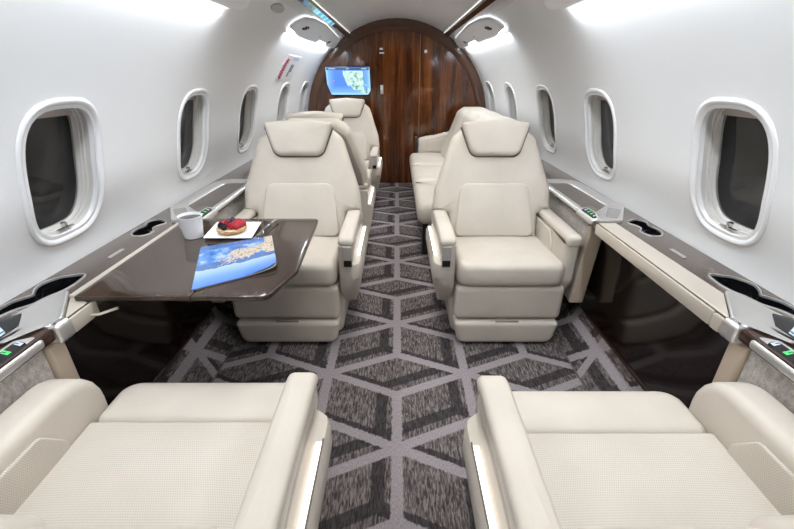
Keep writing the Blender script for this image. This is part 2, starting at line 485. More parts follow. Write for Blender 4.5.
# ------------------------------------------------------------------ ceiling rails and service units
for side in (-1, 1):
    def q(S, y, off): return hull(side, y, S, off)
    Sa, Sb = 1.115, 1.163      # arc positions of the rail's edges
    e = empty('ceiling_rail', q(1.14, 2.0, .03),
              'dark slim rail along the ceiling, %s' % ('with a painted blue reflection on it' if side < 0 else 'plain one on the side of the long divan'), 'rail', 'ceiling rails')
    bm = bmesh.new()
    ring = lambda y: [q(Sa, y, .0), q(Sa, y, .038), q(Sa+.006, y, .046), q(Sb-.006, y, .046), q(Sb, y, .038), q(Sb, y, .0)]
    loft(bm, [ring(-.5), ring(5.257)])
    obj('rail_bar', bm, rail_m, e)
    bm = bmesh.new()
    loft(bm, [[q(Sb, y, .006), q(Sb, y, .011), q(Sb+.002, y, .010), q(Sb+.002, y, .006)] for y in (-.5, 5.257)])
    obj('cove_light', bm, strip_cove, e)
    if side < 0:
        sm = mat('rail_reflection', (0, 0, 0), .2); t = NT(sm); v = t.coords()  # painted glow standing for the monitor's reflection in the rail
        col = t.ramp(t.noise(v, 9, 4), [(.38, (.05, .35, .60)), (.5, (.18, .62, .80)), (.62, (.60, .90, .95))])
        t.l(col, t.b.inputs['Emission Color']); t.b.inputs['Emission Strength'].default_value = .75
        bm = bmesh.new()
        loft(bm, [[q(Sa+.005, y, .0455), q(Sa+.005, y, .048), q(Sb-.010, y, .048), q(Sb-.010, y, .0455)] for y in (3.08, 3.92)])
        dd = obj('reflection_glow', bm, sm, e); dd['label'] = 'glowing strip painting a blue reflection'
    # service units: far one and near one
    for far in (True, False):
        S0 = .903; S1 = 1.075
        if far:
            out = [(3.07, .93), (3.10, .985), (3.20, 1.045), (3.45, S1), (3.9, S1+.012), (5.0, 1.045), (5.12, .97), (5.12, .915), (4.62, .905), (4.60, .935), (4.12, .935), (4.08, .903), (3.4, .900)]
            rad = [.03, .05, .1, .2, .2, .08, .03, .03, .01, .01, .01, .01, .2]
        else:
            out = [(.30, .90), (2.05, .903), (2.19, .925), (2.19, .965), (2.08, 1.045), (1.85, S1), (.30, S1)]
            rad = [.05, .1, .02, .05, .1, .2, .05]
        ol = rpoly(out, rad, .06)
        loc = q(.98, 4.0 if far else 1.2, .03)
        wh = ('left side above the wall placard' if side < 0 else 'right side above the divan') if far else ('nearest one over the left wall' if side < 0 else 'nearest one over the right wall')
        e = empty('service_unit', loc, 'grey oval overhead service panel with glowing edge, '+wh, 'overhead unit', 'overhead service units')
        M = lambda a, b, c: q(b, a, c+.012)
        obj('shell', pad(ol, .026, .010, M), psum, e)
        # thin light line round the inboard edge, wide light at the outboard edge
        oo = inset(ol, -.004)
        a = area2(ol)
        seg = []
        n = len(oo)
        for i in range(n):
            nx = (i+1) % n
            mid = (oo[i]+oo[nx])/2
            seg.append(mid.y > .925 and not (far and mid.x > 4.0 and mid.y < .96))
        bm = bmesh.new()
        inn = inset(ol, .004)
        for i in range(n):
            k = (i+1) % n
            if seg[i] and (oo[i].x < 5.06 and oo[i].x > .35):
                vs = [bm.verts.new(q(p.y, p.x, c)) for p, c in ((inn[i], .008), (oo[i], .008), (oo[k], .008), (inn[k], .008))]
                bm.faces.new(vs)
                vs = [bm.verts.new(q(p.y, p.x, c)) for p, c in ((inn[i], .012), (oo[i], .012), (oo[k], .012), (inn[k], .012))]
                bm.faces.new(vs)
        obj('edge_light', bm, strip_thin, e)
        bm = bmesh.new()
        ya, yb = (3.16, 5.08) if far else (.34, 2.12)
        loft(bm, [[q(.900, y, .002), q(.899, y, .010), q(.910, y, .011), q(.912, y, .002)] for y in (ya, yb)])
        obj('wash_light', bm, strip_far if far else strip_cool, e)
        if far:
            bm = bmesh.new()
            loft(bm, [[q(.905, y, .012), q(.905, y, .026), q(.932, y, .028), q(.932, y, .012)] for y in (4.13, 4.58)])
            obj('spot_light_window', bm, mat('bright_lens', (1, 1, 1), .4, emit=(.92, .96, 1), estr=7), e)
        spots = [(3.36, .985, .028), (4.55, .965, .016)] if far else [(1.7, 1.0, .028), (.8, 1.0, .028)]
        for (yy, ss, rr) in spots:
            bm = bmesh.new()
            for ddy, dds, f in ((0, 0, 1.), (-rr*1.6, -.012, .6), (rr*1.5, .012, .6)):
                rings = []
                for r_, c_ in ((1., .036), (1., .044), (.75, .046), (.6, .040), (.15, .040)):
                    rings.append([q(ss+dds+rr*f*r_*.6*math.sin(2*PI*k/16), yy+ddy+rr*f*r_*1.2*math.cos(2*PI*k/16), c_) for k in range(16)])
                loft(bm, rings)
            obj('air_vent', bm, mat('vent_metal', (.10, .10, .10), .3, .8), e)
        bm = bmesh.new()
        yy, ss = (4.0, .975) if far else (1.2, .98)
        loft(bm, [[q(ss+.008*math.sin(2*PI*k/16), yy+.03*math.cos(2*PI*k/16), c_) for k in range(16)] for c_ in (.036, .041)])
        obj('reading_lamp', bm, white_china, e)

def hdisc(y, S, ry, rs, off0, off1, side):
    bm = bmesh.new()
    loft(bm, [[hull(side, y+ry*f*math.cos(2*PI*k/32), S+rs*f*math.sin(2*PI*k/32), o) for k in range(32)] for f, o in ((1, off0), (.98, off1), (.9, off1+.001), (.86, off1-.002), (.3, off1-.002))])
    return bm
tag(obj('speaker_cover', hdisc(2.68, .995, .115, .030, -.001, .006, -1), mat('speaker_cover', (.50, .50, .49), .5)),
    'small oval grey speaker cover flush on the ceiling left of the blue reflection', 'speaker')

# wall placard
def onwall(y, S, o=.002): return hull(-1, y, S, o)
e = empty('wall_placard', onwall(3.85, .62), 'white safety placard with red script and a grey figure above the left windows', 'placard')
bm = bmesh.new()
ol = [Vector(p) for p in ((3.58, .50), (4.10, .50), (4.12, .72), (3.60, .72))]
bm = pad(rpoly([tuple(p) for p in ol], .01, .05), .003, .001, lambda a, b, c: onwall(a, b, c+.001))
obj('plate', bm, mat('placard_white', (.80, .81, .83), .4), e)
bm = bmesh.new()
pts = []
for k in range(26):
    f = k/25
    pts.append(onwall(3.64+.05*math.sin(k*1.9)+.05*f, .515+.17*f, .006))
tube(pts, .0055, 5, bm)
obj('red_script', bm, mat('red_ink', (.45, .02, .07), .5), e)
bm = bmesh.new()
for (y0, s0, y1, s1) in ((3.84, .53, 3.90, .57), (3.86, .57, 3.97, .64)):
    vs = [bm.verts.new(onwall(a, b, .006)) for a, b in ((y0, s0), (y1, s0), (y1+.01, s1), (y0+.01, s1))]; bm.faces.new(vs)
obj('figure', bm, mat('placard_grey', (.25, .25, .26), .5), e)
bm = bmesh.new()
for s0 in (.68, .695):
    vs = [bm.verts.new(onwall(a, b, .006)) for a, b in ((3.84, s0), (4.06, s0), (4.06, s0+.006), (3.84, s0+.006))]; bm.faces.new(vs)
obj('text_line', bm, mat('placard_blue', (.30, .36, .60), .5), e)

# ------------------------------------------------------------------ bulkhead things
YB = 5.28
e = empty('monitor', (-.58, YB, 1.08), 'wall monitor showing a blue map of North America on the wood bulkhead', 'monitor')
ol = rpoly([(-.845, 1.385), (-.325, 1.385), (-.318, 1.13), (-.345, 1.085), (-.79, 1.085), (-.835, 1.20)], [.01, .01, .03, .02, .03, .10], .04)
obj('bezel', pad(inset(ol, -.012), .03, .006, lambda a, b, c: Vector((a, YB-c, b)), rb=0), black, e)
om = mat('map_ocean', (0, 0, 0), .25); t = NT(om)
sp = t.n('ShaderNodeSeparateXYZ'); tc = t.n('ShaderNodeTexCoord'); t.l(tc.outputs['Generated'], sp.inputs[0])
edge = t.m('MINIMUM', t.m('MINIMUM', sp.outputs[0], t.m('SUBTRACT', 1, sp.outputs[0])), t.m('MULTIPLY', sp.outputs[2], .6))
col = t.ramp(edge, [(0, (.42, .72, .95)), (.06, (.20, .45, .92)), (.2, (.09, .25, .85))])
t.l(col, t.b.inputs['Emission Color']); t.b.inputs['Emission Strength'].default_value = .95
scr = obj('screen', pad(ol, .004, .001, lambda a, b, c: Vector((a, YB-.030-c, b)), rb=0), om, e)
def su(x, y): return (-.845+(x-85)/570*.525, 1.085+(445-y)/340*.30)
land = [(305,150),(308,200),(330,260),(352,300),(362,335),(385,345),(395,330),(380,300),(400,330),(430,380),(480,390),(540,405),(575,438),(625,438),(642,400),(640,362),(600,375),(575,400),(555,395),(520,372),(485,372),(455,345),(465,310),(500,290),(530,295),(545,330),(556,320),(541,280),(548,220),(558,180),(562,150)]
bm = flat([(su(x, y)[0], YB-.0355, su(x, y)[1]) for x, y in land])
bmesh.ops.triangulate(bm, faces=bm.faces)
lm = mat('map_land', (0, 0, 0), .3); t = NT(lm)
col = t.ramp(t.noise(t.coords(), 26, 4), [(.36, (.10, .26, .24)), (.44, (.42, .70, .66)), (.6, (.66, .86, .78))])
t.l(col, t.b.inputs['Emission Color']); t.b.inputs['Emission Strength'].default_value = .9
obj('land', bm, lm, scr, smooth=False)
bm = flat([(a, YB-.0357, b) for a, b in ((-.835, 1.352), (-.332, 1.352), (-.332, 1.38), (-.835, 1.38))])
obj('status_bar', bm, mat('map_bar', (0, 0, 0), .3, emit=(.05, .10, .18), estr=1), scr)
btm = mat('bar_text', (0, 0, 0), .3, emit=(.5, .65, .75), estr=1)
for a, b in ((-.81, -.73), (-.60, -.57), (-.42, -.36)): obj('status_text', flat([(a, YB-.036, 1.362), (b, YB-.036, 1.362), (b, YB-.036, 1.371), (a, YB-.036, 1.371)]), btm, scr)
flat_cuba = flat([(su(x, y)[0], YB-.0356, su(x, y)[1]) for x, y in ((545, 312), (600, 318), (622, 330), (600, 330), (550, 322))])
obj('island', flat_cuba, lm, scr, smooth=False)
obj('map_caption', flat([(su(x, y)[0], YB-.0356, su(x, y)[1]) for x, y in ((140, 266), (205, 266), (205, 275), (140, 275))]), mat('caption', (0, 0, 0), .3, emit=(.45, .25, .75), estr=.8), scr, smooth=False)

tag(obj('door_plate', box(-.205, -.150, YB-.004, YB+.005, 1.525, 1.540, .001), silver), 'slim lower silver plate on the bulkhead door above its handle', 'plate')
tag(obj('door_plate', box(-.202, -.165, YB-.004, YB+.005, 1.565, 1.585, .001), silver), 'short upper silver plate on the bulkhead door near the top', 'plate')
bm = bmesh.new(); loft(bm, [[Vector((.335+.018*f*math.cos(2*PI*k/20), y, 1.548+.018*f*math.sin(2*PI*k/20))) for k in range(20)] for f, y in ((1, YB), (1, YB-.012), (.7, YB-.016))])
tag(obj('smoke_detector', bm, white_china), 'small round white detector on the bulkhead beside the right ceiling rail', 'detector')

# ------------------------------------------------------------------ seats
def seat(side, y0, dirf, xc, rec, label, vb=.49, armv=.02, near=False, group=None, zcush=.47, full=True):
    """side: -1 left / 1 right; y0: y of the cushion front; dirf: +1 when the back lies further along +y"""
    W = lambda u, v, z: Vector((side*(xc+u), y0+dirf*v, z))
    e = empty('cabin_seat', W(0, .25, 0), label, 'seat', group)
    mc = leath_perf if near else leath
    # base
    obj('pedestal', pad(rpoly([(-.285, .10), (.25, .10), (.25, .46), (-.285, .46)], .05), .31, .01, lambda a, b, c: W(a*(.86+.14*min(1, c/.3)), b, .015+c)), leath, e)
    # cushion
    zt = zcush
    if near:
        ol = rpoly([(-.268, 0), (.268, 0), (.268, .171), (-.268, .171)], [.06, .06, .031, .031])
        obj('cushion_roll', pad(ol, .13, .030, lambda a, b, c: W(a, b, zt-.13+c-.010*max(0, (.06-b)/.06)**2*(c/.13)), puff=.004), leath, e)
        ol = rpoly([(-.266, .170), (.266, .170), (.256, .56), (-.256, .56)], .011)
        obj('cushion_insert', pad(ol, .13, .010, lambda a, b, c: W(a, b, zt-.130+c), puff=.010), mc, e)
    else:
        ol = rpoly([(-.246, 0), (.288, 0), (.262, .52), (-.252, .52)], [.05, .05, .02, .02])
        obj('cushion', pad(ol, .125, .035, lambda a, b, c: W(a, b, zt-.125+c), puff=.008), mc, e)
    # leg rest
    Mf = lambda v0: (lambda a, b, c: W(a, v0-c, b))
    obj('leg_rest', pad(rpoly([(-.250, .345), (.302, .345), (.302, .15), (-.248, .15)], .03), .11, .028, Mf(.125), puff=.002), leath, e)
    obj('foot_rest', pad(rpoly([(-.250, .143), (.298, .143), (.272, .012), (-.225, .012)], [.02, .02, .05, .05]), .11, .022, Mf(.108), puff=.001), leath, e)
    obj('pull_tab', pad(rpoly([(-.035, .140), (.085, .140), (.085, .152), (-.035, .152)], .003), .006, .002, Mf(.012)), leath_taupe, e)
    # backrest
    ca, sa = math.cos(R(rec)), math.sin(R(rec))
    zb = .41
    B = lambda a, t_, c: W(a, vb+t_*sa-c*ca, zb+t_*ca+c*sa)
    ol = rpoly([(-.25, 0), (.25, 0), (.255, .15), (.330, .165), (.325, .29), (.238, .575), (.16, .640), (-.16, .640), (-.238, .575), (-.328, .29), (-.342, .165), (-.255, .15)],
               [.03, .03, .01, .02, .06, .07, .05, .05, .07, .06, .02, .01], .03)
    obj('backrest', pad(ol, .125, .045, B, puff=.010, ctr=(0, .33)), leath, e)
    ol2 = inset(ol, .030)
    obj('back_shell', pad(ol2, .03, .008, lambda a, t_, c: B(a, t_, -c+.018), ctr=(0, .33)), leath_taupe, e)
    ol = rpoly([(-.222, .02), (.222, .02), (.188, .315), (-.188, .315)], [.03, .03, .05, .05])
    obj('lumbar_piping', tube([B(p.x, p.y, .121) for p in ol]+[B(ol[0].x, ol[0].y, .121)], .0035, 6, cap=False), seam_m if False else leath_beige, e)
    obj('lumbar_pad', pad(ol, .026, .010, lambda a, t_, c: B(a, t_, .118+c), puff=.008), leath, e)
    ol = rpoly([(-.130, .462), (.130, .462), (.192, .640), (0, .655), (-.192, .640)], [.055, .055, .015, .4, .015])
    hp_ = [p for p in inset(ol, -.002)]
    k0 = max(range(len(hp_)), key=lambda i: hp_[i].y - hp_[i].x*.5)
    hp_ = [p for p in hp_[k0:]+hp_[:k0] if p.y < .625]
    obj('headrest_shadow_line', tube([B(p.x, p.y+.001, .130) for p in hp_], .0055, 6), seam_d, e)  # dark tube standing in for the shadow line under the headrest
    obj('headrest', pad(ol, .085, .022, lambda a, t_, c: B(a, t_+.004, .090+c-.3*a*a), puff=.004), leath, e)
    if near:
        ol = rpoly([(.10, .02), (.26, .0), (.31, .18), (.24, .5), (.15, .5)], [.04, .03, .04, .03, .03])
        obj('back_bolster', pad(ol, .060, .035, lambda a, t_, c: B(a, t_, .105+c), puff=.006), leath, e)
    # arms
    def arm(inner):
        s = -1 if inner else 1
        u0 = -.262 if inner else .266
        v0 = armv
        zt = .605
        A = empty
        rr = .15 if near and not inner else .045
        if inner:
            prof = []
            NV = 22
            rings = []
            for i in range(NV+1):
                f = i/NV; v = v0+.004+(.58-v0)*f
                # front closes in towards the toe, rear too
                lens = max(0, math.sin(PI*min(1, max(0, (f-.06)/.86))))**.6
                zl = .27-.12*math.sin(PI*min(1, f*1.1))**.5*1 if f < .9 else .2
                fr = min(1, f/.10)
                fr = math.sqrt(max(0, 1-(1-fr)**2))
                zl = .34-.20*math.sin(PI/2*min(1, f*2.4))
                zh = .560
                bulge = .006+.022*fr
                dep = .010*lens
                pts = [(-.262, zh), (-.326-.006*fr, zh), (-.333-.006*fr+dep, zh-.03), (-.330+dep, .478), (-.338+dep*.3, .462), (-.338-bulge*.75, .458), (-.338-bulge, .440), (-.338-bulge, .38), (-.332-bulge*.6, max(zl+.06, .28)), (-.318, zl+.01), (-.262, zl)]
                pts = [(-.262+(a+.262)*(.80+.20*fr), b) for a, b in pts]
                rings.append([W(a, v, b) for a, b in pts])
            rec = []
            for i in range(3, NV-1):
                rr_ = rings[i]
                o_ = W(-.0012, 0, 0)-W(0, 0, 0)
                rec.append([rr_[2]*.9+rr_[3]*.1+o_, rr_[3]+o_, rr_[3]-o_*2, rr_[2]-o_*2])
            bm = bmesh.new(); loft(bm, rings)
            ab = obj('inner_arm', bm, leath_beige if False else leath, e, angle=50)
            bm = bmesh.new(); loft(bm, rec); rc_ = obj('recess_lining', bm, leath_taupe2, ab)
            # light bar in the recess
            bm = bmesh.new()
            loft(bm, [[W(a, v, z) for a, z in ((-.342, .468), (-.342, .4645), (-.3550, .4625), (-.3565, .4630), (-.3570, .4695))] for v in (v0+.12, .56)])
            obj('aisle_light', bm, strip_warm, ab)
            bm = bmesh.new()
            loft(bm, [[W(a, v, z) for a, z in ((-.3572, .4705), (-.3572, .462), (-.3600, .462), (-.3600, .4705))] for v in (v0+.11, .57)])
            obj('light_trim', bm, chrome, ab)
            # chrome latch panel on the front
            bm = pad(rpoly([(-.328, .452), (-.284, .452), (-.284, .560), (-.328, .560)], .004), .010, .003, lambda a, b, c: W(a, v0+.006-c, b))
            lp = obj('latch_panel', bm, silver, ab)
            bm = pad(rpoly([(-.325, .456), (-.287, .456), (-.287, .488), (-.325, .488)], .002), .003, .001, lambda a, b, c: W(a, v0-.004-c, b))
            obj('latch_button', bm, black, lp)
            Wd = (-.262, -.337)
            ol = rpoly([(-.260, v0), (-.338, v0), (-.338, .56), (-.260, .56)], [.02, .02, .02, .02])
            def Mc(a, b, c):
                d = max(0, (v0+.07-b)/.07)
                return W(a, b, .565+c-.010*d*d)
            obj('arm_cap', pad(ol, .040, .018, Mc, puff=.003), leath, e)
        else:
            if near: v0 -= .030
            ol = rpoly([(v0, zt), (v0+.005, .36), (v0+.10, .24), (.58, .22), (.58, zt)], [rr, .10, .05, .03, .02], .03)
            top = .100 if near else .066
            ob = obj('outer_arm', pad(ol, top, .016, lambda a, b, c: W(.266+c, a, b), puff=.0, rb=.030), leath, e)
            if not near:
                oc = rpoly([(v0-.004, zt+.006), (v0-.004, zt-.045), (.56, zt-.045), (.56, zt+.006)], [.035, .006, .006, .02], .03)
                obj('arm_cap', pad(oc, top+.008, .016, lambda a, b, c: W(.262+c, a, b), rb=.02), leath, e)
            ol = rpoly([(v0+.17, .50), (v0+.22, .565), (.54, .565), (.54, .30), (v0+.15, .30)], [.02, .03, .02, .01, .02])
            obj('arm_insert', pad(ol, .010, .005, lambda a, b, c: W(.2665-c, a, b), puff=.004), leath_perf_side if near else leath, ob)
    arm(True); arm(False)
    return e

seat(1, 1.74, 1, .545, 21, 'cream leather seat facing the camera on the right, in front of the divan', group='cabin seats')
seat(-1, 1.74, 1, .545, 21, 'cream leather seat facing the camera behind the deployed table', group='cabin seats')
seat(-1, .948, -1, .545, 44, 'nearest cream leather seat at lower left, with perforated cushion, facing the table', armv=.112, vb=.56, near=True, group='cabin seats', zcush=.475)
seat(1, .912, -1, .545, 44, 'nearest cream leather seat at lower right, with perforated cushion, beside the stowed table', armv=.088, vb=.525, near=True, group='cabin seats', zcush=.475)
seat(-1, 3.36, -1, .545, 17, 'cream leather seat turned away, back to back with the seat behind the table', group='cabin seats', armv=.02)
seat(-1, 4.0, 1, .53, 19, 'furthest cream leather seat, under the map monitor on the bulkhead', group='cabin seats')

# ------------------------------------------------------------------ divan
e = empty('divan', (.6, 3.85, 0), 'long cream leather three-place divan along the right wall before the bulkhead', 'divan')
ys = [2.80, 3.54, 4.27, 4.98]
for i in range(3):
    a, b = ys[i]+.002, ys[i+1]-.002
    ol = rpoly([(.15, a), (.62, a), (.62, b), (.15, b)], [.06, .01, .01, .06 if i == 2 else .02])
    obj('seat_cushion', pad(ol, .17, .065, lambda p, q_, c: Vector((p, q_, .285+c)), puff=.012), leath, e)
    a, b = (3.28+.567*i)+.002, (3.28+.567*(i+1))-.002
    bm = bmesh.new()
    prof = rpoly([(.50, .42), (.60, .69), (.69, .93), (.76, .975), (.97, .975), (1.02, .90), (.98, .42)], [.02, .1, .08, .06, .05, .1, .02], .05)
    n = 7; rings = []
    for k in range(n+1):
        f = k/n; ins = .022*(abs(2*f-1)**6)
        o2 = inset(prof, ins)
        rings.append([Vector((p.x, a+(b-a)*f, p.y)) for p in o2])
    loft(bm, rings)
    obj('back_cushion', bm, leath, e)
obj('base', box(.24, .86, 2.84, 4.95, .22, .30, .01), leath_taupe, e)
obj('leg', box(.20, .28, 2.93, 3.02, 0, .30, .006), darkm, e)
obj('leg', box(.20, .28, 4.75, 4.84, 0, .30, .006), darkm, e)
obj('leg', box(.75, .83, 2.93, 3.02, 0, .30, .006), darkm, e)
ar = obj('arm', pad(rpoly([(.25, .22), (.25, .60), (.60, .68), (.86, .69), (.86, .22)], [.02, .04, .05, .02, .02]), .16, .03, lambda a, b, c: Vector((a, 5.15-c, b))), leath, e)
obj('arm_pad', pad(rpoly([(.33, .46), (.35, .57), (.60, .61), (.60, .46)], [.01, .04, .02, .01]), .012, .005, lambda a, b, c: Vector((a, 4.992-c, b))), leath, ar)
obj('arm_cap_strip', pad(rpoly([(.38, 5.02), (.62, 5.02), (.62, 5.10), (.38, 5.10)], .01), .012, .004, lambda a, b, c: Vector((a, b, c+.600+(a-.25)*.21))), chrome, ar)
obj('side_panel', box(.215, .248, 4.98, 5.17, .0, .62, .008), darkm, e)

# ------------------------------------------------------------------ side ledges
def pts_s(P, side): return [(side*x, y) for x, y in P]
def slab(outer, holes, z0, z1, mat_, name, parent):
    """flat top with holes, plus outer edge"""
    bm = bmesh.new()
    edges = []
    loops = []
    for L in [outer]+holes:
        vs = [bm.verts.new((p[0], p[1], z1)) for p in L]; loops.append(vs)
        for j in range(len(vs)): edges.append(bm.edges.new((vs[j], vs[(j+1) % len(vs)])))
    bmesh.ops.triangle_fill(bm, use_beauty=True, use_dissolve=False, edges=edges)
    for vs in loops:
        lo = [bm.verts.new((v.co.x, v.co.y, z0)) for v in vs]
        for j in range(len(vs)):
            k = (j+1) % len(vs); bm.faces.new((vs[j], vs[k], lo[k], lo[j]))
    return obj(name, bm, mat_, parent, angle=30)
def P2(L): return [(p.x, p.y) for p in L]
def catmull(P, m=4):
    n = len(P); out = []
    for i in range(n):
        p0, p1, p2, p3 = (Vector(P[(i+k-1) % n]) for k in range(4))
        for j in range(m):
            t_ = j/m
            out.append(.5*((2*p1)+(-p0+p2)*t_+(2*p0-5*p1+4*p2-p3)*t_*t_+(-p0+3*p1-3*p2+p3)*t_**3))
    return out
bigcup = [(1.037, 1.185), (1.075, 1.176), (1.102, 1.165), (1.122, 1.135), (1.125, 1.105), (1.112, 1.075), (1.096, 1.050), (1.108, 1.030), (1.124, 1.005), (1.127, .965), (1.120, .925), (1.108, .875), (1.100, .90), (1.082, .96), (1.056, .995), (1.049, 1.02), (1.042, 1.045), (1.027, 1.08), (1.024, 1.13)]
smallcup = [(1.055, 1.722), (1.098, 1.745), (1.122, 1.715), (1.108, 1.665), (1.118, 1.62), (1.112, 1.575), (1.085, 1.542), (1.047, 1.545), (1.033, 1.59), (1.058, 1.63), (1.052, 1.67), (1.038, 1.695)]
for side in (-1, 1):
    LR = 'left' if side < 0 else 'right'
    yend = 5.2 if side < 0 else 3.2
    xo = 1.142
    e = empty('side_ledge', (side*1.0, 1.3, .67), 'glossy brown wood side ledge with cup holders under the %s windows' % LR, 'ledge', 'side ledges')
    big = catmull(pts_s(bigcup, side)); small = catmull(pts_s(smallcup, side))
    outer = [(side*.90, -.6), (side*xo, -.6), (side*xo, yend), (side*.90, yend)]
    n = 30
    outer = [(side*.90, -.6)] + [(side*xo, -.6+(yend+.6)*k/n) for k in range(n+1)] + [(side*.90, yend)]
    slab(outer, [P2(big), P2(small)], .672, .70, ledge_wood, 'ledge_top', e)
    for L, dp in ((big, .06), (small, .05)):
        bm = bmesh.new()
        if side < 0: pass
        loft(bm, [[Vector((p.x, p.y, z)) for p in inset(L, d_)] for d_, z in ((-.005, .700), (-.004, .7035), (.0, .7035), (.001, .695), (.001, .70-dp+.01), (.004, .70-dp))], cap=False)
        cr = obj('cup_holder', bm, silver, e)
        bm = bmesh.new(); loft(bm, [[Vector((p.x, p.y, z)) for p in inset(L, d_)] for d_, z in ((.0015, .697), (.0018, .70-dp+.004), (.010, .70-dp+.001))], cap=False)
        q0 = inset(L, .010); f = bm.faces.new([bm.verts.new((p.x, p.y, .70-dp+.001)) for p in q0]); bmesh.ops.triangulate(bm, faces=[f])
        obj('well', bm, black, cr)
    # rail between the seats
    if side > 0:
        obj('edge_rail', pad(rpoly([(side*.903, 1.695), (side*.978, 1.695), (side*.988, 1.055), (side*.903, .918)], .003, .1), .013, .003, lambda a, b, c: Vector((a, b, .6905+c))), pearl, e)
        obj('edge_face', box(side*.893, side*.985, .965, 1.70, .650, .697, .005), pearl, e)
        obj('edge_catch', box(side*.891, side*.985, .925, .962, .650, .696, .006), pearl, e)
    else:
        obj('edge_rail', box(side*.952, side*.972, 1.03, 1.695, .690, .712, .004), pearl, e)
        obj('edge_catch', box(side*.893, side*.96, .925, 1.028, .650, .697, .006), pearl, e)
        obj('catch_hook', tube([(side*.905, .985, .668), (side*.89, 1.0, .664), (side*.875, 1.0, .664), (side*.83, 1.02, .674)], [(.006, .004)]*4), pearl, e)
    if side < 0: obj('rail_end', pad(rpoly([(side*.903, 1.008), (side*.972, 1.05), (side*.985, 1.05), (side*.903, .918)], .003, .1), .013, .003, lambda a, b, c: Vector((a, b, .6875+c))), pearl, e)
    obj('pull_tab', box(side*1.036, side*1.050, 1.32, 1.40, .699, .7035, .0015), silver, e)
    # ash tray box
    ab = obj('lidded_box', pad(rpoly([(side*.905, 1.705), (side*1.010, 1.70), (side*1.125, 1.915), (side*1.06, 1.945), (side*.925, 1.80)], .012), .018, .005, lambda a, b, c: Vector((a, b, .698+c))), silver, e)
    obj('lid', pad(rpoly([(side*.945, 1.73), (side*.992, 1.715), (side*1.075, 1.845), (side*1.02, 1.865)], .012), .005, .002, lambda a, b, c: Vector((a, b, .716+c))), mat('brushed_lid', (.55, .54, .53), .25, .9), ab)
    # far tray frame
    bm = bmesh.new()
    path = [(1.090, 1.93), (1.088, 2.1), (1.084, 2.3), (1.078, 2.40), (1.060, 2.445), (1.02, 2.46), (.93, 2.46)]
    rings = []
    for i, p in enumerate(path):
        a = Vector(path[max(i-1, 0)]); b = Vector(path[min(i+1, len(path)-1)]); tt = (b-a).normalized(); nn = Vector((-tt.y, tt.x))
        c0 = Vector(p)
        rings.append([Vector((side*(c0.x+nn.x*o), c0.y+nn.y*o, z)) for o, z in ((-.030, .700), (-.028, .713), (.020, .706), (.028, .700))])
    loft(bm, rings)
    obj('tray_frame', bm, silver, e)
    obj('inner_rail', tube([(side*.908, 1.90, .694), (side*.905, 2.1, .696), (side*.902, 2.45, .696)], [(.022, .014)]*3, 12), silver, e)
    # control pods
    def pod(y0, y1, name, lab, gl, zc, x0=.888, x1=.944):
        ol = rpoly([(side*x0, y0), (side*x1, y0), (side*(x1-.006), y1-.03), (side*(x1-.03), y1), (side*x0, y1)], [.01, .01, .02, .02, .02])
        M = lambda a, b, c: Vector((a, b, zc+c+(abs(a)-.905)*.35))
        pd = obj(name, pad(ol, .026, .009, M), silver, e); pd['label'] = lab
        ol = rpoly([(side*(x0+.012), y0+.012), (side*(x1-.014), y0+.012), (side*(x1-.018), y1-.03), (side*(x0+.012), y1-.03)], .013)
        bi = obj('button_panel', pad(ol, .003, .001, lambda a, b, c: M(a, b, .0252+c)), black, pd)
        for yy, cc in gl:
            bm = bmesh.new()
            zx = (x0+x1)/2
            for (dx, dy, wx, wy) in ((-.004, 0, .0035, .009), (.003, .003, .007, .0035), (.003, -.004, .004, .003)):
                xa = zx+dx; A = [M(side*(xa-wx), yy+dy-wy/1.5, .0285), M(side*(xa+wx), yy+dy-wy/1.5, .0285), M(side*(xa+wx), yy+dy+wy/1.5, .0285), M(side*(xa-wx), yy+dy+wy/1.5, .0285)]
                flat(A, bm)
            obj('button_icon', bm, ICON[cc], bi, smooth=False)
    ICON = {'w': mat('icon_white', (.1, .1, .1), .4, emit=(.55, .62, .8), estr=.8), 'g': mat('icon_green', (.0, .1, .0), .4, emit=(.08, .8, .2), estr=.9)}
    pod(.25, .832, 'control_pod', 'near control pod with green seat icon', [(.793, 'w'), (.758, 'g'), (.723, 'w'), (.688, 'w')], .680)
    pod(1.735, 1.915, 'control_pod', 'far control pod with small green icon', [(1.862, 'w'), (1.83, 'g'), (1.80, 'g'), (1.77, 'w')], .680)
    # near console plate with screen
    ol = rpoly([(side*.995, 1.062), (side*.908, .920), (side*.903, .885), (side*.910, .870), (side*.957, .868), (side*.966, .845), (side*.966, .15), (side*1.089, .15), (side*1.089, .80), (side*1.050, .90), (side*1.032, 1.0), (side*1.016, 1.055)],
               [.004, .03, .015, .01, .01, .02, .01, .01, .02, .05, .05, .01])
    def Mp(a, b, c): return Vector((a, b, .698+c-.006*max(0, (.950-abs(a))/.05)**2))
    obj('console_nose', pad(rpoly([(side*.886, .869), (side*.935, .869), (side*.945, .925), (side*.886, .922)], .008, .02), .058, .014, lambda a, b, c: Vector((a, b, .650+c))), silver, e)
    cp = obj('console_plate', pad(ol, .014, .005, lambda a, b, c: Mp(a, b, c)), silver, e); cp['label'] = 'silver console plate with a touch screen'
    ol = rpoly([(side*.979, .18), (side*1.060, .18), (side*1.060, .895), (side*1.023, .930), (side*.980, .868)], .006)
    sc_ = obj('touch_screen', pad(ol, .003, .001, lambda a, b, c: Vector((a, b, .7110+c))), black, cp)
    ol = rpoly([(side*.984, .50), (side*1.055, .50), (side*1.055, .885), (side*.984, .835)], .003)
    lmn = mat('screen_glow', (0, 0, 0), .3); t = NT(lmn)
    col = t.ramp(t.noise(t.coords(), 40, 2), [(.4, (.45, .62, .78)), (.6, (.75, .86, .92))])
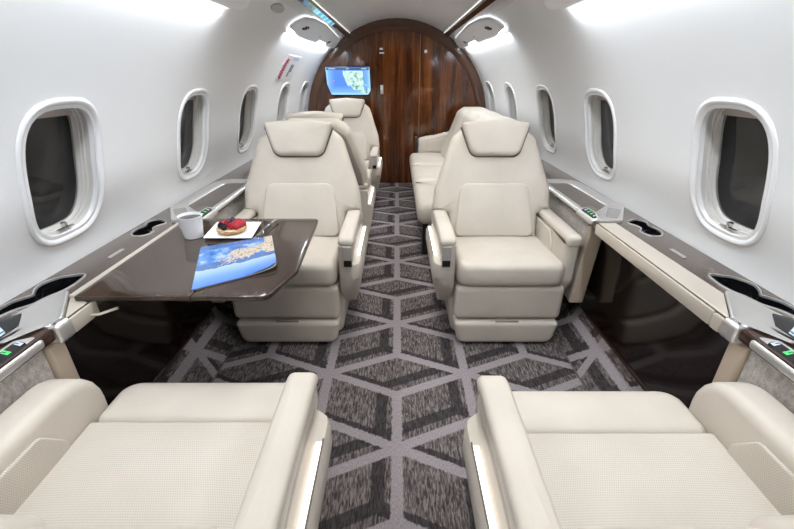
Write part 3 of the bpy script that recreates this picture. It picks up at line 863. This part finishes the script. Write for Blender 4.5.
    t.l(col, t.b.inputs['Emission Color']); t.b.inputs['Emission Strength'].default_value = .9
    obj('screen_image', pad(ol, .0012, .0005, lambda a, b, c: Vector((a, b, .7138+c))), lmn, sc_)
    bm = bmesh.new()
    for yy in (.835, .79, .74):
        for xx in (.99, 1.005, 1.02): flat([(side*xx, yy-.006, .7154), (side*(xx+.006), yy-.006, .7154), (side*(xx+.006), yy+.006, .7154), (side*xx, yy+.006, .7154)], bm)
    obj('screen_symbols', bm, mat('symbol_grey', (.02, .05, .1), .5), sc_, smooth=False)
    obj('wood_insert', box(side*.893, side*.966, .2, .867, .672, .706, .006), rim_wood, e)

    # seat-side panels below the ledge
    for (ya, yb, end, wh) in ((-.6, .920, 1, 'beside the nearest'), (1.80, 2.70 if side > 0 else 3.30, -1, 'beside the camera-facing')):
        e2 = empty('fabric_sidewall', (side*.96, (ya+yb)/2, .16), 'woven fabric side panel with beige leather border %s %s seat' % (wh, LR), 'panel', 'woven side panels')
        zb_ = .16 if end > 0 else .22
        fa, fb = (ya, yb-.062) if end > 0 else (ya+.045, yb)
        ol = rpoly([(fa, zb_), (fb, zb_), (fb, .668), (fa, .668)], .004, .1)
        obj('fabric_field', pad(ol, .05, .004, lambda a, b, c: Vector((side*(.985-c-.03*(.648-b)/.45*(1 if end < 0 else 0)), a, b+.002))), fabric, e2)
        la, lb = (yb-.060, yb) if end > 0 else (ya, ya+.038)
        ol = rpoly([(la, zb_), (lb, zb_), (lb, .646), (la, .646)], .012, .1)
        obj('leather_border', pad(ol, .075, .012, lambda a, b, c: Vector((side*(1.0-c-.03*(.648-b)/.45*(1 if end < 0 else 0)), a, b+.002))), leath_beige, e2)

# ------------------------------------------------------------------ the table
TZ = .703
e = empty('folding_table', (-.75, 1.36, TZ), 'glossy dark wood fold-out table between the two left seats', 'table')
ol = rpoly([(-.943, 1.012), (-.605, 1.012), (-.605, 1.715), (-.943, 1.715)], .004, .05)
obj('table_leaf', pad(ol, .016, .004, lambda a, b, c: Vector((a, b, TZ-.002+c))), table_wood, e)
ol = rpoly([(-.603, 1.012), (-.378, 1.012), (-.330, 1.19), (-.352, 1.715), (-.603, 1.715)], [.003, .03, .05, .025, .003], .05)
obj('table_leaf', pad(ol, .016, .004, lambda a, b, c: Vector((a, b, TZ-.002+c))), table_wood, e)
obj('support_arm', box(-.888, -.50, 1.30, 1.42, TZ-.03, TZ-.003, .004), darkm, e)
TT = TZ+.0142
# mug
mx, my = -.808, 1.488
e = empty('coffee_mug', (mx, my, TT), 'white china mug of black coffee on the dark table', 'mug')
prof = [(.030, 0), (.0345, .002), (.0365, .012), (.041, .05), (.0455, .086), (.0468, .0885), (.0455, .0895), (.0435, .086), (.039, .05), (.034, .012), (.001, .008)]
obj('mug_body', lathe(prof, (mx, my, TT), 40), white_china, e)
hp = []
for k in range(11):
    a = -PI/2+PI*k/10
    hp.append((mx-.038-.022*math.cos(a)-.003*k/10, my+.012+.012*math.cos(a), TT+.045+.026*math.sin(a)))
obj('mug_handle', tube(hp, [(.0035, .006)]*11, 10), white_china, e)
obj('coffee', lathe([(.0425, .077), (.0427, .079), (.001, .0791)], (mx, my, TT), 32), coffee_m, e)
# plate
e = empty('dessert_plate', (-.670, 1.540, TT), 'square white plate under the berry tart on the table', 'plate')
def plm(a, b, c):
    r = max(abs(a), abs(b))/.095
    return Vector((-.668+a-.10*b, 1.540+b, TT+.004+c+.006*max(0, r-.55)**2*4))
bm = pad(rpoly([(-.095, -.093), (.095, -.093), (.095, .093), (-.095, .093)], .006, .02), .005, .0018, plm)
obj('plate_dish', bm, white_china, e)
obj('plate_foot', pad(rpoly([(-.05, -.05), (.05, -.05), (.05, .05), (-.05, .05)], .01, .02), .006, .001, lambda a, b, c: Vector((-.668+a-.1*b, 1.540+b, TT+c))), white_china, e)
# tart
tz = TT+.010
tx, ty = -.668, 1.525
TK = 1.22
e = empty('berry_tart', (tx, ty, tz), 'round fruit tart with raspberries and blackberries on the white plate', 'tart')
crm = mat('tart_crust', (.60, .34, .15), .7); t = NT(crm)
t.color(t.ramp(t.noise(t.coords(), 90, 4), [(.35, (.42, .20, .07)), (.6, (.72, .46, .24))])); t.bump(t.noise(t.coords(), 160, 3), .6, .004)
prof = [(r*TK, z) for r, z in [(.030, 0), (.040, .002), (.0475, .014), (.0485, .018), (.045, .0185), (.042, .014), (.001, .013)]]
seg = 48; bm = bmesh.new()
rings = [[Vector((tx+r*(1+.02*math.cos(24*2*PI*k/seg))*math.cos(2*PI*k/seg), ty+r*(1+.02*math.cos(24*2*PI*k/seg))*math.sin(2*PI*k/seg), tz+z)) for k in range(seg)] for r, z in prof]
loft(bm, rings); obj('crust', bm, crm, e)
obj('custard', lathe([(.051, .0135), (.049, .0165), (.02, .018), (.001, .018)], (tx, ty, tz), 32), mat('custard', (.80, .72, .55), .4), e)
rasp = mat('raspberry', (.50, .012, .03), .28, coat=.3); bram = mat('blackberry', (.012, .006, .016), .22, coat=.4); blue = mat('blueberry', (.03, .035, .075), .5)
def berry(x, y, z, r, m, name, drupe=True):
    bm = bmesh.new()
    if drupe:
        bmesh.ops.create_icosphere(bm, subdivisions=2, radius=r*.8)
        for i in range(26):
            ph = math.acos(1-2*(i+.5)/26); th = i*2.39996
            d = Vector((math.sin(ph)*math.cos(th), math.sin(ph)*math.sin(th), math.cos(ph)*1.1))
            t2 = bmesh.ops.create_icosphere(bm, subdivisions=1, radius=r*.30)
            for v in t2['verts']: v.co += d*r*.78
    else:
        bmesh.ops.create_icosphere(bm, subdivisions=3, radius=r)
        t2 = bmesh.ops.create_cone(bm, cap_ends=True, segments=8, radius1=r*.35, radius2=r*.42, depth=r*.2)
        for v in t2['verts']: v.co.z += r*.98
    for v in bm.verts: v.co += Vector((x, y, z))
    obj(name, bm, m, e)
for (dx, dy, dz, r, k) in ((-.030, -.012, .026, .0115, 'b'), (-.014, -.026, .026, .0125, 'b'), (-.036, .008, .025, .010, 'r'), (-.018, .010, .029, .011, 'r'), (.0, .020, .034, .0115, 'u'), (-.008, .028, .026, .0115, 'b'),
                           (.006, -.018, .026, .012, 'r'), (.014, .0, .029, .0125, 'r'), (.024, -.022, .026, .011, 'r'), (.030, -.004, .027, .012, 'r'), (.024, .016, .030, .0125, 'r'), (.036, .014, .026, .011, 'r'), (.012, .034, .025, .010, 'u'), (-.003, -.004, .030, .010, 'b')):
    berry(tx+dx*TK, ty+dy*TK, tz+dz+.003, r*TK*.9, {'b': bram, 'r': rasp, 'u': blue}[k], {'b': 'blackberry', 'r': 'raspberry', 'u': 'blueberry'}[k], k != 'u')
# fork
f0 = Vector((-.556, 1.452, TT+.004)); f1 = Vector((-.530, 1.655, TT+.006)); ax = (f1-f0).normalized(); px = Vector((ax.y, -ax.x, 0)).normalized()
bm = bmesh.new()
st = [(0, .012, .0), (.015, .0125, .001), (.03, .009, .003), (.045, .004, .009), (.10, .0035, .011), (.15, .006, .009), (.185, .0085, .006), (.193, .005, .005)]
rings = []
for s_, w_, z_ in st:
    c = f0+ax*(s_+.035); rings.append([c+px*w_+Vector((0, 0, z_)), c+px*w_*.6+Vector((0, 0, z_+.0022)), c-px*w_*.6+Vector((0, 0, z_+.0022)), c-px*w_+Vector((0, 0, z_)), c-px*w_*.6+Vector((0, 0, z_-.001)), c+px*w_*.6+Vector((0, 0, z_-.001))])
loft(bm, rings)
for k in range(4):
    w_ = -.0105+.007*k
    tube([f0+ax*.038+px*w_, f0+ax*.020+px*w_+Vector((0, 0, -.002)), f0+px*w_+Vector((0, 0, .003))], [(.0019, .0012), (.0017, .0011), (.0008, .0008)], 6, bm)
tag(obj('fork', bm, chrome), 'silver fork lying on the table between plate and magazine', 'fork')
# magazine
mg = mat('magazine_cover', (.3, .4, .7), .22, coat=.5); t = NT(mg)
uv = t.n('ShaderNodeUVMap'); uv.uv_map = 'pic'; sp = t.n('ShaderNodeSeparateXYZ'); t.l(uv.outputs[0], sp.inputs[0])
U, Vv = sp.outputs[0], sp.outputs[1]
n1 = t.noise(uv.outputs[0], 5, 5, .6); n2 = t.noise(uv.outputs[0], 24, 6, .72)
sky = t.ramp(Vv, [(0, (.07, .19, .60)), (.15, (.13, .30, .70)), (.36, (.38, .54, .78))])
ridge = t.m('ADD', .37, t.m('MULTIPLY', t.m('SUBTRACT', n1, .5), .16))
mount = t.ramp(n2, [(.3, (.03, .08, .24)), (.6, (.10, .20, .46))])
c = t.mix(t.m('GREATER_THAN', Vv, ridge), sky, mount)
sea = t.ramp(n1, [(.35, (.03, .12, .42)), (.5, (.08, .24, .60)), (.62, (.38, .52, .72))])
coast = t.m('ADD', .50, t.m('MULTIPLY', t.m('SUBTRACT', n1, .5), .25))
c = t.mix(t.m('GREATER_THAN', Vv, coast), c, sea)
town = t.ramp(n2, [(.36, (.06, .10, .03)), (.42, (.22, .22, .10)), (.47, (.50, .38, .28)), (.52, (.70, .64, .58)), (.57, (.34, .26, .20)), (.63, (.66, .60, .52))])
# town: a slanting band rising to the right
c = t.mix(t.m('GREATER_THAN', t.m('ADD', Vv, t.m('MULTIPLY', n1, .35)), 1.06), c, mount)
lv = t.m('ADD', t.m('SUBTRACT', Vv, t.m('MULTIPLY', U, .30)), t.m('ADD', t.m('MULTIPLY', t.m('SUBTRACT', n1, .5), .42), t.m('MULTIPLY', t.m('SUBTRACT', n2, .5), .22)))
band = t.m('MULTIPLY', t.m('GREATER_THAN', lv, .30), t.m('LESS_THAN', lv, .55))
band = t.m('MULTIPLY', band, t.m('GREATER_THAN', t.m('ADD', U, t.m('MULTIPLY', t.m('SUBTRACT', n2, .5), 1.2)), .36))
band = t.m('MAXIMUM', band, t.m('MULTIPLY', t.m('GREATER_THAN', U, .88), t.m('GREATER_THAN', Vv, .5)))
band = t.m('MULTIPLY', band, t.m('GREATER_THAN', Vv, t.m('ADD', ridge, .03)))
c = t.mix(band, c, town)
t.color(c)
cor = [Vector((-.612, 1.043)), Vector((-.395, 1.192)), Vector((-.499, 1.491)), Vector((-.729, 1.370))]
def mpos(u, v, z):
    p = (cor[0]*(1-u)+cor[1]*u)*(1-v)+(cor[3]*(1-u)+cor[2]*u)*v
    k = max(0, (u-.80)/.20)*max(0, (.22-v)/.22)
    return Vector((p.x-.012*k*0, p.y, TT+z))
e = empty('magazine', (-.56, 1.27, TT), 'glossy travel magazine with a blue coastal photo cover lying on the table', 'magazine')
def sheet(z0, z1, m, name, shrink=0., curl=0., rc=.0):
    bm = bmesh.new(); uvl = bm.loops.layers.uv.new('pic'); n = 20
    def P(i, j, z):
        u, v = i/n, j/n
        # rounded lower right corner
        if rc > 0:
            du = (u-(1-rc))/rc; dv = ((rc*.75)-v)/(rc*.75)
            if du > 0 and dv > 0:
                m_ = max(du, dv); h = math.hypot(du, dv)
                if h > 0: u = 1-rc+rc*du*m_/h; v = rc*.75-rc*.75*dv*m_/h
        uu = shrink+(1-2*shrink)*u; vv = shrink+(1-2*shrink)*v
        k = max(0, uu-.62)*max(0, .5-vv)
        return mpos(uu, vv, z+curl*k)
    g = [[[bm.verts.new(P(i, j, z)) for j in range(n+1)] for i in range(n+1)] for z in (z0, z1)]
    for i in range(n):
        for j in range(n):
            for L in (0, 1):
                f = bm.faces.new((g[L][i][j], g[L][i+1][j], g[L][i+1][j+1], g[L][i][j+1]))
                for l, (a, b) in zip(f.loops, ((i, j), (i+1, j), (i+1, j+1), (i, j+1))): l[uvl].uv = (a/n, b/n)
    for i in range(n):
        for (a, b) in (((i, 0), (i+1, 0)), ((i, n), (i+1, n)), ((0, i), (0, i+1)), ((n, i), (n, i+1))):
            bm.faces.new((g[0][a[0]][a[1]], g[0][b[0]][b[1]], g[1][b[0]][b[1]], g[1][a[0]][a[1]]))
    return obj(name, bm, m, e, angle=30)
sheet(.0005, .0030, mat('paper', (.75, .75, .73), .6), 'pages', .006, .05, .12)
sheet(.0033, .0045, mg, 'cover', 0., .10, .14)

# ------------------------------------------------------------------ light
def area(name, loc, rot, sx, sy, power, col=(1, 1, 1), spread=180):
    l = bpy.data.lights.new(name, 'AREA'); l.shape = 'RECTANGLE'; l.size = sx; l.size_y = sy; l.energy = power; l.color = col
    l.spread = R(spread)
    o = bpy.data.objects.new(name, l); C.objects.link(o); o.location = loc; o.rotation_euler = rot; return o
# added fill lights above the aisle for soft, even brightness
for y, p in ((.5, 6.5), (1.8, 10), (3.1, 9), (4.5, 8)):
    area('overhead_fill', (0, y, 1.86), (0, 0, 0), .7, 1.2, p, (1, .985, .96), 140)
for s in (-1, 1):
    # wall washers in the service units' outboard edges
    area('wash_lamp', (s*.757, 1.13, 1.560), (0, s*R(-20) , 0), .016, 1.9, 6.5, (.88, .94, 1))
    area('wash_lamp', (s*.757, 4.12, 1.560), (0, s*R(-20) , 0), .016, 1.9, 4.5, (.88, .94, 1))
# added fill light behind the camera, out of view
area('rear_fill', (0, -.9, 1.84), (0, 0, 0), .9, 1.2, 5, (1, .985, .96), 150)

w = bpy.data.worlds.new('world'); bpy.context.scene.world = w; w.use_nodes = True
w.node_tree.nodes['Background'].inputs[0].default_value = (.02, .02, .022, 1)

# ------------------------------------------------------------------ camera
cam = bpy.data.cameras.new('camera'); co = bpy.data.objects.new('camera', cam); C.objects.link(co)
co.location = (0, 0, 1.30); co.rotation_euler = (R(90-25.35), 0, 0)
cam.sensor_width = 36; cam.lens = 36*400/794; cam.clip_start = .02
sc = bpy.context.scene; sc.camera = co
sc.view_settings.view_transform = 'Standard'; sc.view_settings.look = 'None'; sc.view_settings.gamma = 1
sc.view_settings.use_curve_mapping = False
sc.view_settings.exposure = 0.42
